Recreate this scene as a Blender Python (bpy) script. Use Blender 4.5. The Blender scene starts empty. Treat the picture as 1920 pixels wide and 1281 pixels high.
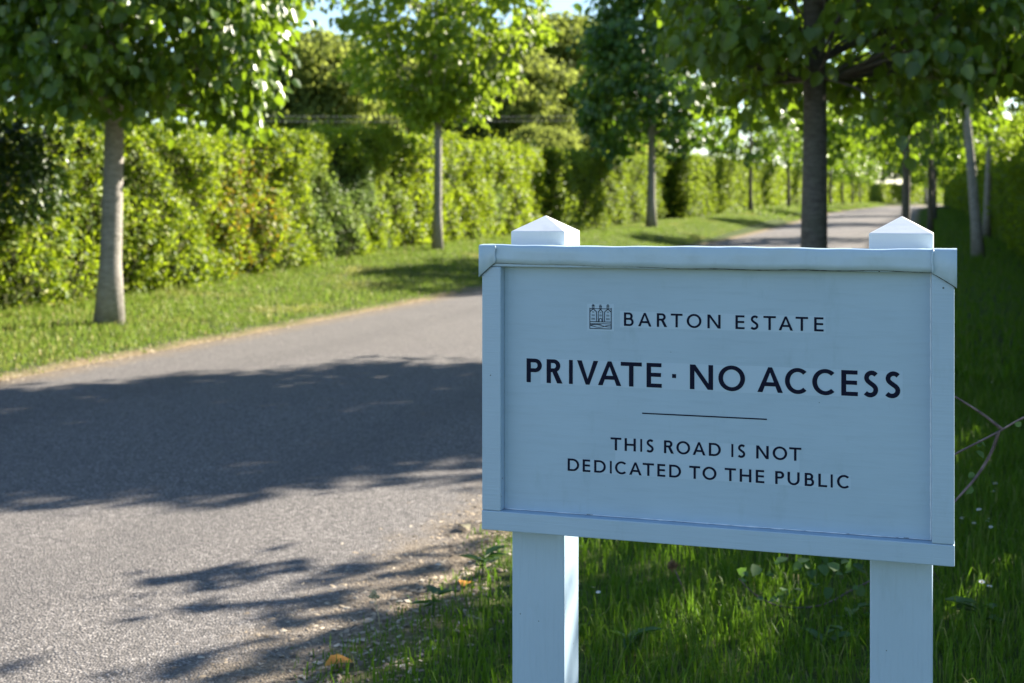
import bpy, math, random
import numpy as np
from mathutils import Vector, Matrix

# ------------------------------------------------------------------ camera, sky, sun, exposure
scene = bpy.context.scene
COL = scene.collection
EYE = 1.3
cam_data = bpy.data.cameras.new("camera")
cam_data.sensor_width = 36.0
cam_data.lens = 46.875
cam_data.shift_y = -252.5 / 1920
cam_data.clip_start = 0.05
cam_data.clip_end = 5000
cam_data.dof.use_dof = True
cam_data.dof.focus_distance = 2.32
cam_data.dof.aperture_fstop = 6.3
cam = bpy.data.objects.new("camera", cam_data)
COL.objects.link(cam)
cam.location = (0, 0, EYE)
cam.rotation_euler = (math.radians(90), 0, 0)
scene.camera = cam

SUN_AZ, SUN_EL = math.radians(57), math.radians(30)
SUN_DIR = Vector((math.cos(SUN_EL) * math.sin(SUN_AZ), math.cos(SUN_EL) * math.cos(SUN_AZ), math.sin(SUN_EL)))
world = bpy.data.worlds.new("World")
scene.world = world
world.use_nodes = True
wn = world.node_tree
for n in list(wn.nodes):
    wn.nodes.remove(n)
wo = wn.nodes.new("ShaderNodeOutputWorld")
wb = wn.nodes.new("ShaderNodeBackground")
ws = wn.nodes.new("ShaderNodeTexSky")
ws.sky_type = 'NISHITA'
ws.sun_disc = False
ws.sun_elevation = SUN_EL
ws.sun_rotation = SUN_AZ
ws.air_density = 1.0
ws.dust_density = 0.3
ws.ozone_density = 2.5
wb.inputs["Strength"].default_value = 0.066
wn.links.new(ws.outputs[0], wb.inputs[0])
wn.links.new(wb.outputs[0], wo.inputs[0])

sun_data = bpy.data.lights.new("sun", 'SUN')
sun_data.energy = 5.0
sun_data.angle = math.radians(0.55)
sun_data.color = (1.0, 0.91, 0.78)
sun = bpy.data.objects.new("sun", sun_data)
COL.objects.link(sun)
sun.location = (8, 8, 20)
sun.rotation_euler = SUN_DIR.to_track_quat('Z', 'Y').to_euler()

scene.view_settings.view_transform = 'Standard'
scene.view_settings.look = 'None'
scene.view_settings.gamma = 1.0
scene.view_settings.exposure = 1.98
scene.cycles.max_bounces = 8
scene.cycles.diffuse_bounces = 3
scene.cycles.glossy_bounces = 3
scene.cycles.transmission_bounces = 4
scene.cycles.transparent_max_bounces = 8
scene.cycles.use_denoising = True
scene.cycles.sample_clamp_indirect = 6.0

# ------------------------------------------------------------------ the lay of the land
PHI = math.radians(17.29)                       # the road runs 17 degrees right of the camera's axis
SP, CP = math.sin(PHI), math.cos(PHI)

def to_xy(t, L):
    return t * SP + L * CP, t * CP - L * SP

def to_tl(x, y):
    return x * SP + y * CP, x * CP - y * SP

def sstep(a, b, v):
    u = np.clip((np.asarray(v, float) - a) / (b - a), 0, 1)
    return u * u * (3 - 2 * u)

HALF = 2.51
def road_centre(t):
    return -4.13 + 1.1 * sstep(20, 60, t) + 12 * sstep(150, 250, t)

ZT = [-2000, 14, 20, 30, 42, 60, 80, 110, 150, 250, 400, 2000]
ZV = [0.0, 0.0, .02, .09, .27, .63, .92, 1.08, 1.22, 1.8, 2.6, 6.0]
def road_z(t):
    t = np.asarray(t, float)
    return (np.interp(t - 2, ZT, ZV) + np.interp(t, ZT, ZV) + np.interp(t + 2, ZT, ZV)) / 3

def wob(x, y, s=1.0):
    """cheap smooth noise made of sines, about -1..1"""
    x = np.asarray(x, float) * s
    y = np.asarray(y, float) * s
    return (np.sin(x * 1.7 + 1.3 * np.sin(y * 1.1)) + np.sin(y * 2.3 + 1.1 * np.sin(x * 1.9 + 2)) +
            .6 * np.sin(x * 4.1 + y * 3.3 + 1) + .5 * np.sin(x * 7.7 - y * 6.1)) / 3.1

def road_edge_distance(t, L):
    return np.abs(L - road_centre(t)) - HALF

def ground_z(t, L):
    t = np.asarray(t, float)
    L = np.asarray(L, float)
    z = road_z(t)
    d = road_edge_distance(t, L)
    n = wob(t, L, 2.2) * .10 + wob(t, L, 9.0) * .035
    z = z + np.clip((d + n) * .22, -.06, .02)
    bank = sstep(.15, 2.4, d) * np.where(L < road_centre(t), sstep(15, 27, t) * .32, .04 + sstep(14, 30, t) * .12)
    z = z + bank + .012 * wob(t, L, .9) * sstep(0.1, .8, d)
    return z

def gz_xy(x, y):
    t, L = to_tl(np.asarray(x, float), np.asarray(y, float))
    return ground_z(t, L)

# ------------------------------------------------------------------ mesh helpers
def np_mesh(name, verts, faces_flat, loop_totals, mat, smooth=False, uvattr=None):
    me = bpy.data.meshes.new(name)
    verts = np.ascontiguousarray(verts, np.float32)
    faces_flat = np.ascontiguousarray(faces_flat, np.int32)
    loop_totals = np.ascontiguousarray(loop_totals, np.int32)
    me.vertices.add(len(verts))
    me.vertices.foreach_set("co", verts.ravel())
    me.loops.add(len(faces_flat))
    me.loops.foreach_set("vertex_index", faces_flat)
    me.polygons.add(len(loop_totals))
    starts = np.concatenate([[0], np.cumsum(loop_totals)[:-1]]).astype(np.int32)
    me.polygons.foreach_set("loop_start", starts)
    me.polygons.foreach_set("loop_total", loop_totals)
    if smooth:
        me.polygons.foreach_set("use_smooth", np.ones(len(loop_totals), bool))
    me.update(calc_edges=True)
    me.validate()
    if mat is not None:
        me.materials.append(mat)
    return me

class MB:
    """collects polygons of one part"""
    def __init__(self):
        self.v, self.f = [], []
    def add(self, verts, faces):
        o = len(self.v)
        self.v += [tuple(p) for p in verts]
        self.f += [tuple(i + o for i in fc) for fc in faces]
    def box(self, x0, x1, y0, y1, z0, z1):
        self.add([(x0, y0, z0), (x1, y0, z0), (x1, y1, z0), (x0, y1, z0), (x0, y0, z1), (x1, y0, z1), (x1, y1, z1), (x0, y1, z1)],
                 [(0, 3, 2, 1), (4, 5, 6, 7), (0, 1, 5, 4), (1, 2, 6, 5), (2, 3, 7, 6), (3, 0, 4, 7)])
    def tube(self, pts, rad, seg=8, cap=True):
        pts = [Vector(p) for p in pts]
        n = len(pts)
        vs, fs = [], []
        ref = Vector((0.31, 0.95, 0.1))
        for i, p in enumerate(pts):
            d = (pts[min(i + 1, n - 1)] - pts[max(i - 1, 0)]).normalized()
            a = d.cross(ref)
            if a.length < .05:
                a = d.cross(Vector((1, 0, 0)))
            a.normalize()
            b = d.cross(a)
            r = rad[i] if hasattr(rad, '__len__') else rad
            for k in range(seg):
                w = 2 * math.pi * k / seg
                vs.append(p + a * (math.cos(w) * r) + b * (math.sin(w) * r))
        for i in range(n - 1):
            for k in range(seg):
                k2 = (k + 1) % seg
                fs.append((i * seg + k, i * seg + k2, (i + 1) * seg + k2, (i + 1) * seg + k))
        if cap:
            fs.append(tuple(range(seg))[::-1])
            fs.append(tuple((n - 1) * seg + k for k in range(seg)))
        self.add(vs, fs)
    def build(self, name, mat, parent=None, smooth=False, bevel=0, bevel_seg=2):
        me = bpy.data.meshes.new(name)
        me.from_pydata(self.v, [], self.f)
        me.update()
        if smooth:
            me.polygons.foreach_set("use_smooth", np.ones(len(me.polygons), bool))
        me.materials.append(mat)
        o = bpy.data.objects.new(name, me)
        COL.objects.link(o)
        if parent is not None:
            o.parent = parent
        if bevel:
            m = o.modifiers.new("bevel", 'BEVEL')
            m.width = bevel
            m.segments = bevel_seg
            m.limit_method = 'ANGLE'
        return o

def link(name, me, parent=None):
    o = bpy.data.objects.new(name, me)
    COL.objects.link(o)
    if parent is not None:
        o.parent = parent
    return o

def thing(name, label, cat, loc=(0, 0, 0), rotz=0, group=None):
    o = bpy.data.objects.new(name, None)
    COL.objects.link(o)
    o.location = loc
    o.rotation_euler = (0, 0, rotz)
    o.empty_display_size = .2
    return tag(o, label, cat, group)

def tag(o, label=None, cat=None, group=None, kind=None):
    if label: o['label'] = label
    if cat: o['category'] = cat
    if group: o['group'] = group
    if kind: o['kind'] = kind
    return o

# ------------------------------------------------------------------ materials
class NT:
    def __init__(self, name):
        self.m = bpy.data.materials.new(name)
        self.m.use_nodes = True
        self.t = self.m.node_tree
        self.t.nodes.clear()
        self.out = self.n("ShaderNodeOutputMaterial")
    def n(self, typ, **kw):
        nd = self.t.nodes.new(typ)
        for k, v in kw.items():
            if k.startswith("i_"):
                key = k[2:].replace("_", " ")
                nd.inputs[key].default_value = v
            else:
                setattr(nd, k, v)
        return nd
    def l(self, a, b):
        self.t.links.new(a, b)
    def noise(self, vec, scale, detail=4, rough=.55):
        nd = self.n("ShaderNodeTexNoise")
        nd.inputs["Scale"].default_value = scale
        nd.inputs["Detail"].default_value = detail
        nd.inputs["Roughness"].default_value = rough
        if vec is not None: self.l(vec, nd.inputs["Vector"])
        return nd.outputs["Fac"]
    def ramp(self, fac, stops):
        nd = self.n("ShaderNodeValToRGB")
        el = nd.color_ramp.elements
        while len(el) < len(stops): el.new(.5)
        for e, (p, c) in zip(el, stops):
            e.position = p
            e.color = (*c, 1) if len(c) == 3 else c
        self.l(fac, nd.inputs["Fac"])
        return nd.outputs["Color"]
    def rampf(self, fac, a, b, lo=0.0, hi=1.0):
        nd = self.n("ShaderNodeMapRange")
        nd.inputs["From Min"].default_value = a
        nd.inputs["From Max"].default_value = b
        nd.inputs["To Min"].default_value = lo
        nd.inputs["To Max"].default_value = hi
        self.l(fac, nd.inputs["Value"])
        return nd.outputs["Result"]
    def mix(self, fac, a, b, mode='MIX'):
        nd = self.n("ShaderNodeMix", data_type='RGBA', blend_type=mode)
        for sock, v in ((nd.inputs[0], fac), (nd.inputs[6], a), (nd.inputs[7], b)):
            if hasattr(v, "is_linked") or hasattr(v, "links"): self.l(v, sock)
            elif isinstance(v, (int, float)): sock.default_value = v
            else: sock.default_value = (*v, 1)
        return nd.outputs[2]
    def math(self, op, a, b=0.0):
        nd = self.n("ShaderNodeMath", operation=op)
        for sock, v in ((nd.inputs[0], a), (nd.inputs[1], b)):
            if hasattr(v, "links"): self.l(v, sock)
            else: sock.default_value = v
        return nd.outputs[0]
    def pos(self):
        return self.n("ShaderNodeNewGeometry").outputs["Position"]
    def objc(self):
        return self.n("ShaderNodeTexCoord").outputs["Object"]
    def scaled(self, vec, s):
        nd = self.n("ShaderNodeMapping")
        nd.inputs["Scale"].default_value = s
        self.l(vec, nd.inputs["Vector"])
        return nd.outputs[0]
    def bsdf(self, color, rough=.6, spec=.4, bump=None, bump_d=.002, bump_s=1.0, metallic=0.0):
        b = self.n("ShaderNodeBsdfPrincipled")
        if hasattr(color, "links"): self.l(color, b.inputs["Base Color"])
        else: b.inputs["Base Color"].default_value = (*color, 1)
        if hasattr(rough, "links"): self.l(rough, b.inputs["Roughness"])
        else: b.inputs["Roughness"].default_value = rough
        b.inputs["Specular IOR Level"].default_value = spec
        b.inputs["Metallic"].default_value = metallic
        if bump is not None:
            bp = self.n("ShaderNodeBump")
            bp.inputs["Distance"].default_value = bump_d
            bp.inputs["Strength"].default_value = bump_s
            self.l(bump, bp.inputs["Height"])
            self.l(bp.outputs[0], b.inputs["Normal"])
        return b
    def done(self, shader):
        self.l(shader.outputs[0] if hasattr(shader, "outputs") else shader, self.out.inputs[0])
        return self.m

def leaf_mat(name, stops, trans_col, trans=.38, rough=.38, spec=.5, patch=None, patch_scale=1.2, patch_range=(.55, .7), spot=None):
    k = NT(name)
    g = k.n("ShaderNodeNewGeometry")
    col = k.ramp(g.outputs["Random Per Island"], stops)
    tcol = trans_col
    if patch is not None:
        nz = k.noise(g.outputs["Position"], patch_scale, 2)
        f = k.rampf(nz, patch_range[0], patch_range[1])
        col = k.mix(f, col, patch)
        tcol = k.mix(f, tcol, tuple(min(1, c * 2.2) for c in patch))
    if spot is not None:
        mp = k.n("ShaderNodeMapping", vector_type='TEXTURE')
        mp.inputs["Location"].default_value = spot[0]
        mp.inputs["Scale"].default_value = spot[1]
        k.l(g.outputs["Position"], mp.inputs["Vector"])
        vl = k.n("ShaderNodeVectorMath", operation='LENGTH')
        k.l(mp.outputs[0], vl.inputs[0])
        dd = k.math('ADD', vl.outputs["Value"], k.math('MULTIPLY', g.outputs["Random Per Island"], 1.0))
        wn2 = k.n("ShaderNodeTexWhiteNoise", noise_dimensions='1D')
        k.l(g.outputs["Random Per Island"], wn2.inputs["W"])
        f = k.math('MULTIPLY', k.rampf(dd, 1.1, 1.25, 1, 0), k.rampf(wn2.outputs["Value"], .55, .72, 0, .75))
        col = k.mix(f, col, spot[2])
        tcol = k.mix(f, tcol, tuple(min(1, c * 1.8) for c in spot[2]))
    p = k.bsdf(col, rough, spec)
    tr = k.n("ShaderNodeBsdfTranslucent")
    if hasattr(tcol, "links"): k.l(tcol, tr.inputs["Color"])
    else: tr.inputs["Color"].default_value = (*tcol, 1)
    mx = k.n("ShaderNodeMixShader")
    mx.inputs[0].default_value = trans
    k.l(p.outputs[0], mx.inputs[1])
    k.l(tr.outputs[0], mx.inputs[2])
    return k.done(mx)

def bark_mat(name, c1, c2, c3):
    k = NT(name)
    o = k.objc()
    bands = k.noise(k.scaled(o, (9, 9, 24)), 1.2, 8, .72)
    big = k.noise(o, 3.0, 4)
    col = k.ramp(bands, [(.28, c1), (.52, c2), (.75, c3)])
    col = k.mix(k.rampf(big, .5, .75, 0, .55), col, (.10, .115, .07))
    return k.done(k.bsdf(col, .85, .2, bands, .012, .8))

def paint_mat(name, base, rough=.45, grain=(3, 3, 90), speck=.085, bump=.0006, pick_at=.62):
    k = NT(name)
    o = k.objc()
    st = k.noise(k.scaled(o, grain), 4.0, 4, .6)
    soft = k.noise(o, 5.0, 3)
    c = k.mix(k.rampf(soft, .35, .7), base, tuple(v * .93 for v in base))
    c = k.mix(k.rampf(st, .50, .8, 0, .30), c, tuple(v * .72 for v in base))
    gm = k.noise(k.scaled(o, (7, 7, 2.2)), 3.0, 6, .7)
    c = k.mix(k.rampf(gm, .56, .80, 0, .35), c, (base[0] * .55, base[1] * .60, base[2] * .55))
    if speck:
        vo = k.n("ShaderNodeTexVoronoi")
        vo.inputs["Scale"].default_value = 48
        k.l(o, vo.inputs["Vector"])
        wn_ = k.n("ShaderNodeTexWhiteNoise")
        k.l(vo.outputs["Position"], wn_.inputs["Vector"])
        near = k.math('LESS_THAN', vo.outputs["Distance"], k.math('MULTIPLY', wn_.outputs["Value"], speck))
        sc = k.n("ShaderNodeSeparateColor")
        k.l(wn_.outputs["Color"], sc.inputs[0])
        pick = k.math('GREATER_THAN', sc.outputs[1], pick_at)
        c = k.mix(k.math('MULTIPLY', near, pick), c, (.04, .05, .05))
    return k.done(k.bsdf(c, rough, .4, st, bump, 1.0))

M = {}
M['board'] = paint_mat("board_paint", (.368, .497, .622), .5, (2, 2, 60))
M['panel'] = paint_mat("panel_paint", (.352, .484, .605), .5, (3, 3, 30), bump=.0004, speck=.05, pick_at=.80)
M['post'] = paint_mat("post_paint", (.38, .508, .625), .5, (50, 50, 2.5), bump=.0009)
M['cap'] = paint_mat("cap_paint", (.82, .83, .84), .35, (2, 2, 30), speck=0, bump=.0003)
M['lead'] = paint_mat("flashing_paint", (.41, .535, .635), .38, (6, 6, 6), speck=0, bump=.0016)
k = NT("lettering_vinyl"); M['ink'] = k.done(k.bsdf((.005, .007, .024), .65, .12))
k = NT("film_vinyl")
fb = k.bsdf((.370, .503, .634), .40, .5)
M['film'] = k.done(fb)
k = NT("gap_grime"); M['grime'] = k.done(k.bsdf(k.ramp(k.noise(k.objc(), 60, 3), [(.35, (.10, .12, .14)), (.7, (.42, .48, .54))]), .9, .1))

# asphalt: pale worn chippings in a dark binder
k = NT("asphalt")
p = k.pos()
vo = k.n("ShaderNodeTexVoronoi"); vo.inputs["Scale"].default_value = 125; k.l(p, vo.inputs["Vector"])
sc = k.n("ShaderNodeSeparateColor"); k.l(vo.outputs["Color"], sc.inputs[0])
col = k.ramp(sc.outputs[0], [(0.0, (.050, .049, .049)), (.45, (.135, .127, .121)), (.80, (.22, .204, .192)), (1.0, (.46, .43, .40))])
col = k.mix(k.rampf(vo.outputs["Distance"], .45, .8, 0, .62), col, (.045, .041, .040))
big = k.noise(p, .55, 4, .6)
col = k.mix(k.rampf(big, .35, .7, 0, .40), col, (.118, .109, .104))
rut = k.n("ShaderNodeMath", operation='SINE')
at0 = k.n("ShaderNodeAttribute", attribute_name="edge")
k.l(k.math('MULTIPLY', k.math('ADD', at0.outputs["Fac"], k.math('MULTIPLY', k.noise(p, .8, 2), .35)), 4.2), rut.inputs[0])
col = k.mix(k.rampf(rut.outputs[0], .2, 1.0, 0, .30), col, (.085, .081, .079))
pt = k.noise(k.scaled(p, (1.1, .7, 1)), 2.3, 6, .7)
col = k.mix(k.rampf(pt, .60, .70, 0, .35), col, (.21, .19, .172))
fine = k.noise(p, 14, 3)
col = k.mix(k.rampf(fine, .3, .7, 0, .35), col, (.18, .165, .153))
at = k.n("ShaderNodeAttribute", attribute_name="edge")
ed = k.math('ADD', at.outputs["Fac"], k.math('MULTIPLY', k.math('SUBTRACT', k.noise(p, 6, 4), .5), .5))
col = k.mix(k.rampf(ed, -.42, -.02, 0, .85), col, k.ramp(k.noise(p, 60, 3), [(.3, (.10, .075, .05)), (.55, (.22, .17, .11)), (.75, (.42, .35, .25))]))
bmp = k.math('SUBTRACT', 1.0, vo.outputs["Distance"])
M['asphalt'] = k.done(k.bsdf(col, .88, .25, bmp, .006, .8))

# soil under the grass, straw and dust beside the road
k = NT("soil_and_turf")
p = k.pos()
at = k.n("ShaderNodeAttribute", attribute_name="edge")
n1 = k.noise(p, 1.3, 4)
n2 = k.noise(p, 22, 5)
turf = k.ramp(n2, [(.3, (.025, .040, .010)), (.55, (.060, .085, .020)), (.75, (.12, .13, .045))])
straw = k.ramp(k.noise(p, 45, 4), [(.28, (.09, .065, .040)), (.5, (.20, .155, .09)), (.72, (.36, .29, .18))])
ed = k.math('ADD', at.outputs["Fac"], k.math('MULTIPLY', k.math('SUBTRACT', n1, .5), .5))
col = k.mix(k.rampf(ed, -.02, .26, 1, 0), turf, straw)
M['soil'] = k.done(k.bsdf(col, .95, .1, n2, .02, .8))

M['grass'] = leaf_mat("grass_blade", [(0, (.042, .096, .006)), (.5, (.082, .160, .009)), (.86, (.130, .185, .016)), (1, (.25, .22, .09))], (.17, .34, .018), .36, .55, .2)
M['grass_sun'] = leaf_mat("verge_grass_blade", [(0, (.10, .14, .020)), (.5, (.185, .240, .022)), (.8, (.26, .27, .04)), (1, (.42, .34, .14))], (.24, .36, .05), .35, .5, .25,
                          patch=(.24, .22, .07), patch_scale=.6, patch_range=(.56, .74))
M['lime'] = leaf_mat("lime_leaf", [(0, (.036, .080, .011)), (.5, (.075, .135, .015)), (1, (.13, .19, .022))], (.30, .46, .02), .34, .36, .5)
M['maple'] = leaf_mat("maple_leaf", [(0, (.085, .135, .012)), (.5, (.125, .185, .016)), (1, (.18, .225, .024))], (.36, .50, .03), .45, .45, .3)
M['dark_lime'] = leaf_mat("deep_green_leaf", [(0, (.024, .064, .012)), (.5, (.046, .105, .016)), (1, (.09, .15, .022))], (.20, .36, .02), .30, .40, .4)
M['hedge'] = leaf_mat("hedge_leaf", [(0, (.055, .105, .010)), (.4, (.13, .195, .014)), (.8, (.21, .26, .020)), (1, (.29, .29, .04))], (.40, .52, .022), .40, .50, .28,
                      patch=(.115, .17, .04), patch_scale=.5, patch_range=(.54, .66), spot=((-4.3, 21.5, 1.15), (1.3, 1.3, 1.15), (.26, .15, .018)))
M['hedge_far'] = leaf_mat("clipped_hedge_leaf", [(0, (.055, .105, .012)), (.5, (.115, .175, .016)), (1, (.19, .24, .025))], (.30, .40, .03), .38, .55, .22)
M['hedge_right'] = leaf_mat("bramble_hedge_leaf", [(0, (.045, .090, .012)), (.5, (.095, .155, .018)), (1, (.16, .21, .028))], (.36, .50, .03), .45, .55, .22)
M['wood_leaf'] = leaf_mat("woodland_leaf", [(0, (.095, .125, .032)), (.5, (.125, .155, .040)), (1, (.16, .185, .05))], (.34, .40, .07), .52, .7, .08)
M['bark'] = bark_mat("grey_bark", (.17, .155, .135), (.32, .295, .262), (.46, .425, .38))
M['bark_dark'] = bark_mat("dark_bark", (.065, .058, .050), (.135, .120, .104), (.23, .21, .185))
k = NT("twig_wood"); M['twig'] = k.done(k.bsdf(k.ramp(k.noise(k.objc(), 40, 3), [(.3, (.05, .035, .032)), (.7, (.16, .12, .11))]), .6, .3))
k = NT("hedge_twigs"); M['core'] = k.done(k.bsdf(k.ramp(k.noise(k.pos(), 9, 4), [(.3, (.018, .024, .008)), (.7, (.045, .050, .018))]), .95, .1))
k = NT("white_petal"); M['petal'] = k.done(k.bsdf((.80, .80, .80), .6, .2))
k = NT("yellow_disc"); M['disc'] = k.done(k.bsdf((.65, .42, .03), .7, .2))
k = NT("dead_flower"); M['dead'] = k.done(k.bsdf(k.ramp(k.noise(k.objc(), 90, 3), [(.3, (.05, .030, .016)), (.7, (.19, .12, .065))]), .85, .1))
k = NT("fallen_leaf_orange"); M['orange'] = k.done(k.bsdf(k.ramp(k.noise(k.objc(), 50, 3), [(.3, (.30, .12, .02)), (.7, (.55, .27, .05))]), .7, .2))
k = NT("dry_stalk"); M['dry'] = k.done(k.bsdf((.46, .40, .24), .8, .2))
k = NT("chipping")
g = k.n("ShaderNodeNewGeometry")
M['chip'] = k.done(k.bsdf(k.ramp(g.outputs["Random Per Island"], [(0, (.09, .075, .06)), (.4, (.26, .21, .15)), (.85, (.40, .33, .24)), (1, (.58, .51, .40))]), .85, .2))
k = NT("cable_sheath"); M['cable'] = k.done(k.bsdf((.16, .16, .16), .6, .3))
k = NT("pole_timber"); M['pole'] = k.done(k.bsdf(k.ramp(k.noise(k.scaled(k.objc(), (12, 12, 1)), 3, 3), [(.3, (.16, .15, .14)), (.7, (.30, .29, .27))]), .85, .2))

# ------------------------------------------------------------------ leaves and blades as arrays
def unit(a):
    return a / np.maximum(np.linalg.norm(a, axis=1, keepdims=True), 1e-6)

LEAF_HEART = np.array([(0, 0), (-.42, .22), (-.36, .66), (0, 1.05), (.36, .66), (.42, .22)])
LEAF_OVAL = np.array([(0, 0), (-.27, .3), (-.24, .68), (0, 1.0), (.24, .68), (.27, .3)])

def leaf_arrays(pos, axis, nrm, size, shape, fold=.28, curl=.18):
    N = len(pos)
    a = unit(axis)
    n = unit(nrm - (nrm * a).sum(1, keepdims=True) * a)
    s = np.cross(a, n)
    V = np.zeros((N, 6, 3))
    sz = size[:, None]
    for i, (x, y) in enumerate(shape):
        V[:, i] = pos + s * (x * sz) + a * (y * sz) + n * (abs(x) * fold * sz - curl * y * y * sz)
    idx = np.arange(N)[:, None] * 6
    F = np.concatenate([idx + np.array([[0, 3, 2, 1]]), idx + np.array([[0, 5, 4, 3]])], 1).reshape(-1)
    return V.reshape(-1, 3), F, np.full(N * 2, 4)

def leaf_mesh(name, pos, axis, nrm, size, mat, shape=LEAF_OVAL, fold=.28, curl=.18):
    v, f, l = leaf_arrays(pos, axis, nrm, size, shape, fold, curl)
    return np_mesh(name, v, f, l, mat)

def crown_radius(u, style):
    """u 0 bottom..1 top -> share of the widest radius"""
    u = np.clip(u, 0, 1)
    if style == 'ovate':
        return np.where(u < .28, .80 + .20 * np.sin(u / .28 * math.pi / 2), np.cos((u - .28) / .72 * math.pi / 2) ** .72)
    if style == 'round':
        return np.sqrt(np.clip(1 - (2 * u - 1) ** 2, 0, 1)) * .9 + .12
    return np.where(u < .2, .5 + .5 * u / .2, np.cos((u - .2) / .8 * math.pi / 2) ** .9)

def crown_leaves(rng, R, z0, z1, style, n_cl, per, leaf, droop=.75, cl_r=.42, squash=.7, inner=.35):
    u = rng.random(n_cl) ** 1.05
    ang = rng.random(n_cl) * 2 * math.pi
    lump = 1 + .16 * np.sin(3 * ang + 2.1 * u * 6 + rng.random() * 6) + .10 * np.sin(5 * ang - u * 9 + rng.random() * 6)
    rr = crown_radius(u, style) * R * lump * (inner + (1 - inner) * rng.random(n_cl) ** .45)
    rr = rr * np.where((u > .3) & (rng.random(n_cl) < .25), 1 + .38 * rng.random(n_cl), 1)
    zc = z0 + (z1 - z0) * u
    zc = zc + np.where(u < .2, (.30 * np.sin(4 * ang + rng.random() * 6) + .22 * rng.normal(size=n_cl)) * (R / 2.3), 0)
    C = np.stack([np.cos(ang) * rr, np.sin(ang) * rr, zc], 1)
    C = np.repeat(C, per, 0)
    N = len(C)
    off = unit(rng.normal(size=(N, 3))) * (rng.random((N, 1)) ** .6) * cl_r
    off[:, 2] *= squash
    P = C + off
    out = P.copy()
    out[:, 2] = (P[:, 2] - (z0 + z1) / 2) * .5
    out = unit(out)
    axis = out * .55 + rng.normal(size=(N, 3)) * .42 + np.array([0, 0, -droop])
    nrm = out * .7 + np.array([0, 0, .6]) + rng.normal(size=(N, 3)) * .58
    size = leaf * (.50 + .75 * rng.random(N))
    return P, axis, nrm, size

def make_trunk(rng, h, r0, r1, lean=(0, 0), bend=.05):
    mb = MB()
    pts, rad = [], []
    n = 9
    for i in range(n):
        u = i / (n - 1)
        pts.append((lean[0] * u + bend * math.sin(u * 5 + rng.random() * .3) * u, lean[1] * u + bend * math.cos(u * 4) * u * .6, h * u - (.15 if i == 0 else 0)))
        flare = 1 + .45 * max(0, 1 - u * 9) ** 2
        rad.append((r0 + (r1 - r0) * u) * flare)
    mb.tube(pts, rad, 14)
    return mb

def make_limbs(rng, R, z0, z1, n, r, lean):
    mb = MB()
    for i in range(n):
        u = i / n
        a = i * 2.4 + rng.random() * .6
        zb = z0 + (z1 - z0) * (.02 + .6 * u)
        ln = R * (.85 - .35 * u)
        rise = (.35 + .5 * u) * ln
        lx, ly = lean
        pts = [(lx + math.cos(a) * ln * q, ly + math.sin(a) * ln * q, zb + rise * (q ** .8)) for q in (0, .3, .6, .9)]
        rr = r * (1 - .5 * u)
        mb.tube(pts, [rr, rr * .7, rr * .45, rr * .2], 6)
    return mb

def make_tree(name, label, t, L, R, z0, z1, trunk_r, seed, leafmat, bark, style='ovate', n_cl=260, per=34, leaf=.13,
              group=None, lean=(0, 0), droop=.75, cl_r=.42, inner=.35, limbs=12, twigs=0, shift=(0, 0), shape=LEAF_HEART, cat='tree'):
    rng = np.random.default_rng(seed)
    x, y = to_xy(t, L)
    root = thing(name, label, cat, (x, y, float(ground_z(t, L))), 0, group)
    th = z0 + (z1 - z0) * .62
    make_trunk(rng, th, trunk_r, trunk_r * .45, lean).build('trunk', bark, root, True)
    lb_ = make_limbs(rng, R, z0, z1, limbs, trunk_r * .34, (lean[0] * .7, lean[1] * .7))
    P, a, nn, s = crown_leaves(rng, R, z0, z1, style, n_cl, per, leaf, droop, cl_r, inner=inner)
    P[:, 0] += lean[0] + shift[0]
    P[:, 1] += lean[1] + shift[1]
    if twigs:
        cen = P.reshape(n_cl, per, 3).mean(1)[::twigs]
        for c_ in cen:
            q = np.array([lean[0] * .6 + c_[0] * .12, lean[1] * .6 + c_[1] * .12, max(z0 - .05, c_[2] - .75 * np.hypot(c_[0], c_[1]))])
            m1, m2 = q + (c_ - q) * np.array([.4, .4, .25]), q + (c_ - q) * np.array([.75, .75, .65])
            lb_.tube([q, m1, m2, c_], [.016, .011, .007, .003], 5, False)
    lb_.build('branches', bark, root, True)
    link('crown', leaf_mesh('crown', P, a, nn, s, leafmat, shape), root)
    return root

def copy_tree(root, t, L, rotz, scale, label, group=None, stretch=1.0):
    x, y = to_xy(t, L)
    r = root.copy()
    COL.objects.link(r)
    r.location = (x, y, float(ground_z(t, L)))
    r.rotation_euler = (0, 0, rotz)
    r.scale = (scale, scale, scale * stretch)
    r['label'] = label
    if group: r['group'] = group
    for ch in list(root.children):
        c = ch.copy()
        COL.objects.link(c)
        c.parent = r
    return r

# ------------------------------------------------------------------ ground and road
def grid_mesh(name, ts, Ls, zfun, mat, edge=True):
    T, LL = np.meshgrid(ts, Ls, indexing='ij')
    X, Y = to_xy(T, LL)
    Z = zfun(T, LL)
    V = np.stack([X, Y, Z], -1).reshape(-1, 3)
    nt, nl = T.shape
    i = np.arange(nt - 1)[:, None] * nl + np.arange(nl - 1)[None, :]
    F = np.stack([i, i + 1, i + nl + 1, i + nl], -1).reshape(-1, 4)
    F = F[:, ::-1]
    me = np_mesh(name, V, F.reshape(-1), np.full(len(F), 4), mat, True)
    if me.polygons[0].normal.z < 0:
        me.flip_normals()
    if edge:
        at_ = me.attributes.new("edge", 'FLOAT', 'POINT')
        at_.data.foreach_set("value", road_edge_distance(T, LL).astype(np.float32).ravel())
    return me

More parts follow.
